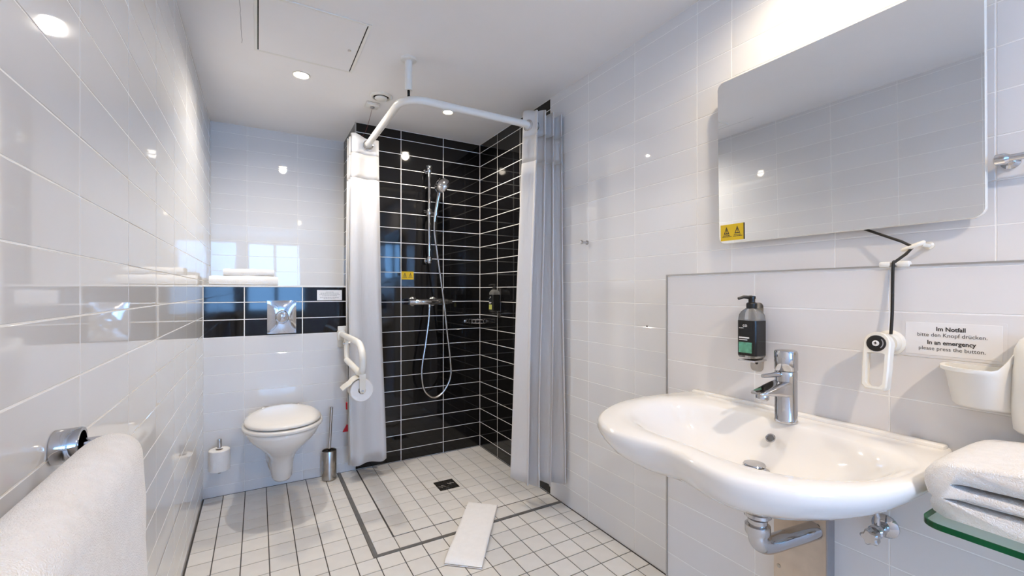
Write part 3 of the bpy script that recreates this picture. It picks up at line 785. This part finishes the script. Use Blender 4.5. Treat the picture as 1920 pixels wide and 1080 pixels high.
b = MB().prism([(0,0), (.003,0), (.003,.055), (0,.055)], 0, .0012, lambda u, vv, w: mir(MY1-.0895-u, .008+vv, .0036+w)).build('sticker_edge', 'ink', gl, False)

# coat hook on the right wall, anchor hole
hk = thing('wall_hook', (XR, 1.722, 1.397), 'small chrome hook on the white wall right of the shower curtain', 'hook')
MB().lathe([(.011, 0), (.011, .004), (.007, .006), (.006, .032)], (XR, 1.722, 1.397), (-1,0,0), 18).build('stem', 'chrome', hk)
MB().lathe([(.006, .030), (.010, .033), (.010, .040), (.007, .043)], (XR, 1.722, 1.397), (-1,0,0), 18).build('knob', 'chrome', hk)
MB().lathe([(.004, -.001), (.004, .0006)], (XR, 1.331, 1.002), (-1,0,0), 12).build('drill_hole', 'dark', wall_right)

# short chrome rail right of the mirror
cr_ = thing('towel_bar', (XR, .285, 1.436), 'chrome bar on the wall at the right of the mirror', 'towel bar')
MB().lathe([(.016, 0), (.016, .006), (.009, .010), (.009, .045)], (XR, .285, 1.436), (-1,0,0), 20).build('wall_post', 'chrome', cr_)
MB().lathe([(.006, -.014), (.012, -.011), (.0125, .004), (.008, .010)], (XR-.045, .288, 1.436), (0,-1,0), 20).build('end_knob', 'chrome', cr_)
MB().tube([V(XR-.045, .285, 1.436), V(XR-.045, .05, 1.436), V(XR-.045, -.25, 1.436)], .0075, 16).build('bar', 'chrome', cr_)
MB().lathe([(.016, 0), (.016, .006), (.009, .010), (.009, .045)], (XR, -.25, 1.436), (-1,0,0), 20).build('wall_post', 'chrome', cr_)

# mirror tilt lever with cord
HX, HY, HZ = 1.240, .452, 1.030
lv = thing('mirror_lever', (PX, .43, HZ), 'cream lever with a black hub that tilts the mirror by a black cord', 'lever')
MB().lathe([(.029, 0), (.029, .005), (.024, .009), (.022, .030)], (PX, HY-.004, HZ), (-1,0,0), 28).build('wall_base', 'cream_plastic', lv)
tiltv = V(-.16, .0, -1).normalized()
def hand(u, vv, w):   # u along Y, vv down the handle, w outwards
    return V(HX, HY, HZ) + V(0, 1, 0)*u + tiltv*vv + V(-.98, 0, .15)*w
outer = [(.026*math.cos(a), -.026*math.sin(a)) for a in [PI*k/12 for k in range(13)]] + [(-.0255, .06), (-.024, .098), (-.017, .106), (.017, .106), (.024, .098), (.0255, .06)]
inner = [(.0170*math.cos(a), .024-.003*math.sin(a)) for a in [PI*k/12 for k in range(13)]] + [(-.0170, .06), (-.0160, .091), (-.010, .0985), (.010, .0985), (.0160, .091), (.0170, .06)]
R = [[hand(u, vv, .009) for u, vv in outer], [hand(u, vv, .012) for u, vv in [(a*.9, b_*.97) for a, b_ in outer]], [hand(u, vv, .012) for u, vv in inner], [hand(u, vv, -.010) for u, vv in inner], [hand(u, vv, -.010) for u, vv in outer], [hand(u, vv, .009) for u, vv in outer]]
MB().rings(R, False, False).build('handle', 'cream_plastic', lv, angle=40)
MB().lathe([(.0215, -.03), (.0215, .008)], hand(0, 0, 0), (-1,0,.12), 28).build('hub', 'cream_plastic', lv)
hub = MB().lathe([(.0185, .008), (.0185, .0135), (.016, .0145)], hand(0, 0, 0), (-1,0,.12), 28).build('hub_cap', 'black', lv)
MB().lathe([(.0065, .0145), (.0065, .0165), (.005, .017)], hand(0, 0, 0), (-1,0,.12), 18).build('screw', 'paper', hub)
b = MB()
for u0, u1, v0, v1 in ((-.003, .003, -.0009, .0009), (-.0009, .0009, -.003, .003)):
    b.prism([(u0, v0), (u1, v0), (u1, v1), (u0, v1)], .0168, .0175, hand)
b.build('screw_cross', 'ink', hub, False)
b = MB()
for k in range(10):
    a0, a1 = 2.3+.16*k, 2.3+.16*(k+1)
    b.prism([(r_*math.cos(a), r_*math.sin(a)) for r_, a in ((.0125, a0), (.0145, a0), (.0145, a1), (.0125, a1))], .0146, .0152, hand)
b.build('hub_mark', 'grey_ink', hub, False)
cy = .452-.010
cordp = [V(1.268, cy-.003, HZ+.022), V(1.278, cy-.002, 1.10), V(1.287, cy, 1.19), V(1.291, cy, PZ+.010), V(1.300, cy, PZ+.0125)]
cordp2 = [V(1.300, cy, PZ+.0125), V(1.345, .437, 1.240), V(1.372, .432, 1.258), V(1.392, .460, 1.275), V(1.411, .545, 1.318), V(1.416, .57, 1.335)]
MB().tube(spline(cordp, 5)+cordp2[1:], .0033, 10).build('cord', 'rubber', lv)
ed = thing('cord_clip', (PX, .440, PZ), 'white plastic cord guide clipped on the metal edge of the basin wall', 'clip')
MB().box(PX-.008, PX+.010, .412, .4365, PZ-.001, PZ+.013, .0045).build('clip_half', 'white_plastic', ed)
MB().box(PX-.008, PX+.010, .4475, .470, PZ-.001, PZ+.013, .0045).build('clip_half', 'white_plastic', ed)
eye = thing('cord_eye', (XR, .425, 1.258), 'white oval cord guide ring below the mirror', 'cord guide')
el = []
for k in range(28):
    a = 2*PI*k/28
    el.append(V(1.372+.011*math.cos(a), .432-.019*math.sin(a), 1.260+.003*math.cos(a)+.0075*math.sin(a)))
MB().tube(el+[el[0], el[1]], .0046, 10, cap=False).build('ring', 'cream_plastic', eye)
MB().tube([V(XR, .421, 1.264), V(1.382, .421, 1.264)], .005, 12).build('stem', 'cream_plastic', eye)
MB().lathe([(.010, 0), (.010, .004), (.006, .007)], (XR, .421, 1.264), (-1,0,0), 18).build('wall_foot', 'cream_plastic', eye)

# emergency sign
SY0, SY1, SZ0, SZ1 = .268, .421, 1.009, 1.081
sgn = thing('emergency_sign', (PX, (SY0+SY1)/2, SZ0), 'white emergency notice in German and English on the basin wall', 'sign')
cd = MB().box(PX-.0014, PX, SY0, SY1, SZ0, SZ1, .0004).build('card', 'paper', sgn, False)
MB().prism(rrect(.166, .083, .004, 3, (SY0+SY1)/2, (SZ0+SZ1)/2), 0, .0007, lambda u, vv, w: V(PX-w, u, vv)).build('clear_backing', 'panel_tile', sgn, False)
for body, z, size, bold in (('Im Notfall', 1.0665, .0125, .00035), ('bitte den Knopf drücken.', 1.0535, .0118, 0), ('In an emergency', 1.0365, .0125, .00035), ('please press the button.', 1.0235, .0118, 0)):
    vs_, fs_ = text_geo(body, size, bold)
    b = MB(); b.add([V(PX-.0017, (SY0+SY1)/2-p_.x*.93, z+p_.y-.003) for p_ in vs_], fs_)
    b.build('text_line', 'ink', cd, False)

# white tumbler holder at the right
hh = thing('tumbler_holder', (PX, .28, .93), 'white plastic wall holder with a bowl and a tall side column', 'holder')
def cupring(z, y0, y1, dep, lift=0., x1=PX):
    P = []; n = 20; yc, a = (y0+y1)/2, (y1-y0)/2
    for k in range(n+1):
        t_ = PI*k/n; y = yc+a*math.cos(t_)
        f = max(0, (.262-y)/(.262-y0))
        P.append(V(x1-.001-dep*math.sin(t_)**.75, y, z+lift*f**1.3))
    for k in range(1, 16):
        y = y0+(y1-y0)*k/16; f = max(0, (.262-y)/(.262-y0))
        P.append(V(x1-.001, y, z+lift*f**1.3))
    return P
Y0c, Y1c = .234, .352
outer_r = [cupring(.917, Y0c+.004, Y1c-.018, .060), cupring(.922, Y0c+.002, Y1c-.014, .066), cupring(.985, Y0c, Y1c-.004, .080, .028), cupring(.990, Y0c, Y1c+.003, .087, .040), cupring(.997, Y0c, Y1c+.003, .087, .052)]
inner_r = [cupring(.997, Y0c+.004, Y1c-.005, .074, .050, PX-.006), cupring(.985, Y0c+.006, Y1c-.009, .068, .02, PX-.006), cupring(.935, Y0c+.012, Y1c-.022, .052, 0, PX-.008)]
MB().rings(outer_r+inner_r).build('bowl', 'white_plastic', hh, angle=50)
R = []
for z, dy, dp_ in ((.882, .006, .066), (.888, .002, .074), (.93, -.001, .082), (1.0, .001, .086), (1.040, .004, .082), (1.058, .010, .070), (1.064, .018, .055)):
    R.append([V(PX-.001-dp_*math.sin(PI*k/16)**.6, .252-dy - .052 + (.052)*math.cos(PI*k/16), z) for k in range(17)])
MB().rings(R).build('column', 'white_plastic', hh, angle=50)

# ------------------------------------------------------------------ washbasin
BC = .662
half = [(1.295, .322), (1.20, .341), (1.08, .353), (.965, .342), (.87, .306), (.79, .246), (.750, .170), (.750, .095), (.768, .0)]
ctrl = [V(x, BC+d_, 0) for x, d_ in half]+[V(x, BC-d_, 0) for x, d_ in reversed(half[:-1])]
outl = spline(ctrl, 7)
for q in outl: q.x = min(q.x, PX-.0008)
nb = 24
a_, z_ = outl[-1], outl[0]
outl += [V(PX-.0008, a_.y+(z_.y-a_.y)*k/nb, 0) for k in range(1, nb)]
def o_s(s_, z, sy=None):
    sy = s_ if sy is None else sy
    return [V(PX-.0008-(PX-.0008-q.x)*s_, BC+(q.y-BC)*sy, z) for q in outl]
# inner bowl outline, same count, matched by angle round the drain
DRX, DRY = 1.079, .648
def dipf(y): return math.exp(-((y-BC)/.13)**2)
inn = []
for q in outl:
    a = math.atan2(q.y-DRY, q.x-DRX)
    # superellipse x: front .835 / back 1.182, y: +-.285
    ca, sa = math.cos(a), math.sin(a)
    ax = (1.186-DRX) if ca > 0 else (DRX-.812)
    ay = .292
    e = 2.35
    rr_ = 1/((abs(ca)/ax)**e+(abs(sa)/ay)**e)**(1/e)
    x, y = DRX+rr_*ca, DRY+rr_*sa
    if ca < 0: x += .030*dipf(y)*min(1, -ca*2)
    inn.append(V(x, y, 0))
def i_s(s_, z): return [V(DRX+(q.x-DRX)*s_, DRY+(q.y-DRY)*s_, z) for q in inn]
def mix_r(A, B, k): return [a.lerp(b_, k) for a, b_ in zip(A, B)]
ZB = .812
rim = o_s(1, ZB)
R = [o_s(.22, .688), o_s(.45, .689, .42), o_s(.64, .693, .57), o_s(.78, .703, .69), o_s(.885, .721, .80), o_s(.95, .746, .895), o_s(.987, .773, .965), o_s(1.0, .793), o_s(.998, .803), o_s(.990, .8095), o_s(.978, .812)]
i0 = i_s(1.0, ZB-.006)
for q in i0: q.z = ZB-.006
R += [[V(p_.x, p_.y, ZB-.0005) for p_ in mix_r(o_s(.97, ZB), i_s(1.03, ZB), .55)],
      [V(p_.x, p_.y, ZB-.0022) for p_ in i_s(1.06, ZB)], i_s(1.02, ZB-.0060), i_s(.975, ZB-.0135), i_s(.92, ZB-.0265), i_s(.85, ZB-.0460), i_s(.76, ZB-.0660), i_s(.63, ZB-.0840), i_s(.46, ZB-.0980), i_s(.28, ZB-.1070), i_s(.10, ZB-.1110)]
ws = thing('washbasin', (PX, BC, .66), 'wide white ceramic washbasin with a concave front edge', 'washbasin')
MB().rings(R).build('basin', 'ceramic', ws, angle=80)
MB().box(PX-.030, PX-.001, BC-.315, BC+.315, ZB-.006, ZB+.008, .005).build('back_lip', 'ceramic', ws)
oc = V(1.1535, DRY+.002, .769); on_ = V(-.80, 0, .6)
ovf = MB().torus(oc, on_, .0105, .0022, 20, 8).build('overflow_ring', 'chrome', ws)
MB().lathe([(.0105, -.002), (.0100, .0008)], oc, on_, 20).build('overflow_hole', 'shower_face', ovf)
wz = ZB-.111
plug = thing('drain_plug', (DRX, DRY, wz), 'chrome pop-up plug in the bottom of the washbasin', 'drain plug')
MB().lathe([(.034, .0), (.034, .003), (.029, .005), (.024, .003), (.022, .001)], (DRX, DRY, wz), n=30).build('drain_ring', 'chrome', plug)
MB().lathe([(.010, .0), (.010, .011), (.024, .012), (.026, .015), (.024, .018), (.002, .0195)], (DRX, DRY, wz), n=30).build('plug_cap', 'chrome', plug)

# tap
TXp, TYp = 1.196, .634
tp = thing('basin_tap', (TXp, TYp, ZB), 'chrome single-lever tap on the washbasin', 'tap')
MB().lathe([(.027, -.001), (.0275, .003), (.0262, .006), (.0258, .108), (.0262, .118), (.0262, .128), (.025, .131)], (TXp, TYp, ZB), n=36).build('body', 'chrome', tp)
MB().lathe([(.0255, .1325), (.0272, .135), (.0272, .178), (.025, .184), (.020, .186), (.001, .1865)], (TXp, TYp, ZB), n=36).build('lever_cap', 'chrome', tp)
MB().tube([V(TXp-.018, TYp+.002, ZB+.124), V(TXp-.055, TYp+.006, ZB+.124), V(TXp-.088, TYp+.010, ZB+.124)], [.0075, .0062, .0050], 12).build('lever_pin', 'chrome', tp)
sd = V(-.985, .13, 0).normalized(); sn = V(-sd.y, sd.x, 0)
R = []
for l, w_, z0, z1 in ((.0, .024, .064, .110), (.028, .0235, .067, .105), (.058, .0225, .072, .098), (.086, .021, .076, .090), (.106, .018, .078, .085), (.112, .013, .079, .083)):
    c = V(TXp, TYp, ZB)+sd*l
    R.append([c+sn*u+V(0, 0, vv) for u, vv in rrect(2*w_, z1-z0, min(.008, (z1-z0)*.45), 3, 0, (z0+z1)/2)])
MB().rings(R).build('spout', 'chrome', tp)
ac = V(TXp, TYp, ZB)+sd*.088 - V(0, 0, .005)
MB().lathe([(.014, .084), (.0155, .080), (.0150, .070), (.012, .067), (.011, .069)], ac, n=24).build('aerator', 'chrome', tp)

# trap, valve, board
tr = thing('waste_trap', (DRX, DRY, .56), 'chrome waste trap under the washbasin', 'pipe')
DT = DRY-.008
MB().lathe([(.021, .690), (.021, .604), (.031, .600), (.031, .592), (.023, .584), (.021, .560)], (DRX, DT, 0), n=28).build('tailpiece', 'chrome', tr)
MB().lathe([(.024, .572), (.029, .569), (.029, .552), (.027, .547), (.023, .545)], (DRX, DT, 0), n=28).build('union_nut', 'chrome', tr)
pp = spline([(DRX, DT, .556), (DRX, DT, .545), (DRX+.004, DT-.001, .528), (DRX+.020, DT-.005, .516), (DRX+.045, DT-.011, .514), (DRX+.09, DT-.022, .518), (1.2588, .596, .526)], 6)
MB().tube(pp, .0225, 22).build('bend', 'chrome', tr)
bo_ = thing('mounting_board', (PX, .635, .3), 'beige screwed board on the wall under the washbasin', 'board')
MB().box(1.259, PX, .5690, .7010, .05, .686, .0015).build('board', 'board', bo_, False)
MB().box(1.2585, PX, .5655, .5690, .05, .686).build('edge_strip', 'board_edge', bo_, False)
for (y, z) in ((.6865, .385), (.588, .541), (.6865, .60), (.588, .40)):
    MB().lathe([(.0055, 0), (.0055, .0012), (.003, .002)], (1.259, y, z), (-1,0,0), 12).build('screw', 'steel', bo_)
av = thing('angle_valve', (PX, .458, .59), 'chrome angle valve on the wall below the washbasin', 'valve')
MB().lathe([(.027, 0), (.027, .004), (.020, .010), (.012, .012), (.011, .045)], (PX, .458, .592), (-1,0,0), 24).build('wall_rosette', 'chrome', av)
MB().lathe([(.013, .030), (.015, .034), (.015, .056), (.012, .060)], (PX, .458, .592), (-1,0,0), 20).build('body', 'chrome', av)
MB().tube([V(PX-.045, .458, .592), V(PX-.045, .458, .625), V(PX-.045, .470, .68)], .006, 10).build('supply_pipe', 'chrome', av)
R = []
for l, rad in ((.058, .006), (.064, .008), (.068, .015), (.086, .0165), (.090, .013)):
    R.append([V(PX-l, .458+rad*(1+.16*math.cos(5*a))*math.cos(a), .592+rad*(1+.16*math.cos(5*a))*math.sin(a)-.004) for a in [2*PI*k/40 for k in range(40)]])
MB().rings(R).build('handwheel', 'chrome', av)

# glass shelf with towel
GZ = .768
GX0, GY1 = .966, .298
sh = thing('glass_shelf', (PX, .1, GZ), 'clear glass shelf with a green edge beside the washbasin', 'shelf')
gp = [(PX-.002, GY1)] + [(GX0+.03-.03*math.sin(a), GY1-.03+.03*math.cos(a)) for a in [PI/2*k/8 for k in range(9)]] + [(GX0, -.28), (PX-.002, -.28)]
MB().prism(gp, .0005, .0095, lambda u, vv, w: V(u, vv, GZ-.010+w)).build('pane', 'shelf_glass', sh, False)
edge = gp[:-1]
ins = [(x+(.0015 if x < PX-.01 else 0), y-.0015) for x, y in edge]
MB().rings([[V(a[0], a[1], GZ-.010), V(a[0], a[1], GZ), V(b_[0], b_[1], GZ), V(b_[0], b_[1], GZ-.010)] for a, b_ in zip(edge, ins)]).build('polished_edge', 'glass_edge', sh, False)
for y in (.20, -.2):
    MB().box(PX-.03, PX, y-.012, y+.012, GZ-.018, GZ+.006, .003).build('shelf_clamp', 'chrome', sh)
# towel: three layers joined at the folded left end
def folded_layers():
    b = MB()
    yl, yr = .303, -.14
    z0, z1 = GZ+.0006, GZ+.104
    # outline in (y, z), clockwise, two slits open at the right
    P = []
    nseg = 26
    ztop = lambda k: z1+.006*math.sin(2.2*k+1.0)-.012*max(0, 1-k*3.0)
    for k in range(nseg+1):
        f = k/nseg; P.append((yl-.034+(yr-yl+.034)*f, ztop(f)))
    s1 = lambda f: GZ+.060-.007*f; s2 = lambda f: GZ+.033-.004*f
    P += [(yr-.006, z1-.010), (yr-.006, s1(1)+.012), (yr, s1(1)+.0035)]
    for k in range(nseg, -1, -1):
        f = k/nseg; P.append((.262+(yr-.262)*f, s1(f)+.0030+.0012*math.sin(9*f)))
    P.append((.268, s1(0)))
    for k in range(0, nseg+1):
        f = k/nseg; P.append((.262+(yr-.262)*f, s1(f)-.0030))
    P += [(yr-.005, s1(1)-.010), (yr, s2(1)+.002)]
    for k in range(nseg, -1, -1):
        f = k/nseg; P.append((.272+(yr-.272)*f, s2(f)+.0016+.001*math.sin(8*f)))
    P.append((.277, s2(0)))
    for k in range(0, nseg+1):
        f = k/nseg; P.append((.272+(yr-.272)*f, s2(f)-.0016))
    P += [(yr-.005, s2(1)-.012), (yr, z0)]
    for k in range(nseg, -1, -1):
        f = k/nseg; P.append((yl-.022+(yr-yl+.022)*f, z0))
    P += [(yl-.010, z0+.006), (yl-.006, z0+.018), (yl-.010, z0+.030), (yl-.004, z0+.036), (yl+.0, z0+.052), (yl-.001, z0+.070), (yl-.010, z0+.085), (yl-.022, z0+.093)]
    xs = [1.000, 1.003, 1.010, 1.022, 1.06, 1.10, 1.15, 1.20, 1.235, 1.250, 1.255]
    R = []
    s1z, s2z = s1, s2
    for i, x in enumerate(xs):
        d_ = min(i, len(xs)-1-i); s_ = (.0, .55, .85, 1.0)[min(d_, 3)]
        ins_ = .007*(1-s_)
        ring = []
        for (y, z) in P:
            zz = z-ins_ if z > GZ+.07 else z
            for sl_z, sl_y in ((s1z, .262), (s2z, .272)):
                f_ = min(1, max(0, (sl_y-y)/(sl_y+.14))); c_ = sl_z(f_)
                if abs(z-c_) < .0055 and y < sl_y: zz += math.copysign(ins_*.75, z-c_)
            yy = y-ins_ if y > .28 else y
            ring.append(V(x+.004*math.sin(14*y+z*30), yy, max(z0, zz+.0012*math.sin(40*y+20*x)*(z > z0+.01))))
        R.append(ring)
    return b.rings(R)
o = folded_layers().build('folded_towel', 'towel', None, True, angle=75)
top(o, 'thick white terry towel folded in layers on the glass shelf', 'towel')

# ------------------------------------------------------------------ left wall: towel rail with towel
BX, BZ = -.187, .918
tr_ = thing('towel_rail', (XL, .905, BZ), 'chrome towel rail on the white tiles at the left', 'towel rail')
b = MB()
b.lathe([(.0235, 0), (.0255, .002), (.0265, .031), (.0255, .033), (.021, .033), (.0205, .010), (.001, .008)], (XL, .905, BZ), (1,0,0), 36)
b.build('wall_post', 'chrome', tr_)
MB().tube([V(XL+.010, .905, BZ), V(BX-.012, .903, BZ), V(BX-.004, .897, BZ), V(BX, .885, BZ), V(BX, .6, BZ), V(BX, .12, BZ)], .0095, 18).build('bar', 'chrome', tr_)
b = MB().lathe([(.0235, 0), (.0255, .002), (.0255, .052), (.0245, .054), (.021, .054), (.0205, .010), (.001, .008)], (XL, .12, BZ-.004), (1,0,0), 36)
b.tube([V(XL+.03, .12, BZ), V(BX, .12, BZ)], .0095, 14).build('wall_post', 'chrome', tr_)
def towel_left():
    b = MB(); R = []
    y0, y1 = .16, .872
    ny = 60
    def prof(e, y):
        rad = .0405
        out = []; inn_ = []
        cxx, czz = BX, .902
        for k in range(15):
            z = .42+(czz-.42)*k/14; out.append((cxx-rad-.003, z))
        for k in range(1, 16):
            a = PI-PI*k/16; out.append((cxx+rad*math.cos(a), czz+rad*math.sin(a)))
        for k in range(0, 19):
            f = k/18; z = czz-(czz-.36)*f
            out.append((cxx+rad+.004*f**.6+.004*math.sin(5*f+6*y)*f, z))
        # inner side
        inn_.append((cxx+.012, .36))
        for k in range(8):
            z = .36+(czz-.36)*k/7; inn_.append((cxx+.0105, z))
        for k in range(1, 6):
            a = PI*k/6; inn_.append((cxx+.0105*math.cos(a), czz+.008+.0105*math.sin(a)))
        for k in range(8):
            z = czz-(czz-.42)*k/7; inn_.append((cxx-.0105, z))
        return out+inn_
    for i in range(ny+1):
        f = i/ny; y = y0+(y1-y0)*f
        e = min(1, (1-f)*ny/4.0); sh_ = .010*(1-math.sqrt(max(0, 1-(1-e)**2)))
        ring = []
        P = prof(e, y)
        nO = 15+15+19
        for j, (x, z) in enumerate(P):
            if j < nO:
                # pull the skin in near the end
                dx, dz = x-BX, (z-.902 if z > .902 else 0)
                l = math.hypot(dx, dz) or 1
                x -= dx/l*sh_; z -= dz/l*sh_
                w = .0014*(math.sin(31*y+17*z)+math.sin(53*z-23*y+2)*.7)
                x += w*(1 if dx > 0 else 0)
            yy = y + (.008*math.sin(7*z+1.0)-.004)*f
            ring.append(V(x, yy, z))
        R.append(ring)
    return b.rings(R)
o = towel_left().build('bath_towel', 'towel', None, True, angle=75)
top(o, 'thick white terry bath towel hanging over the left towel rail', 'towel')
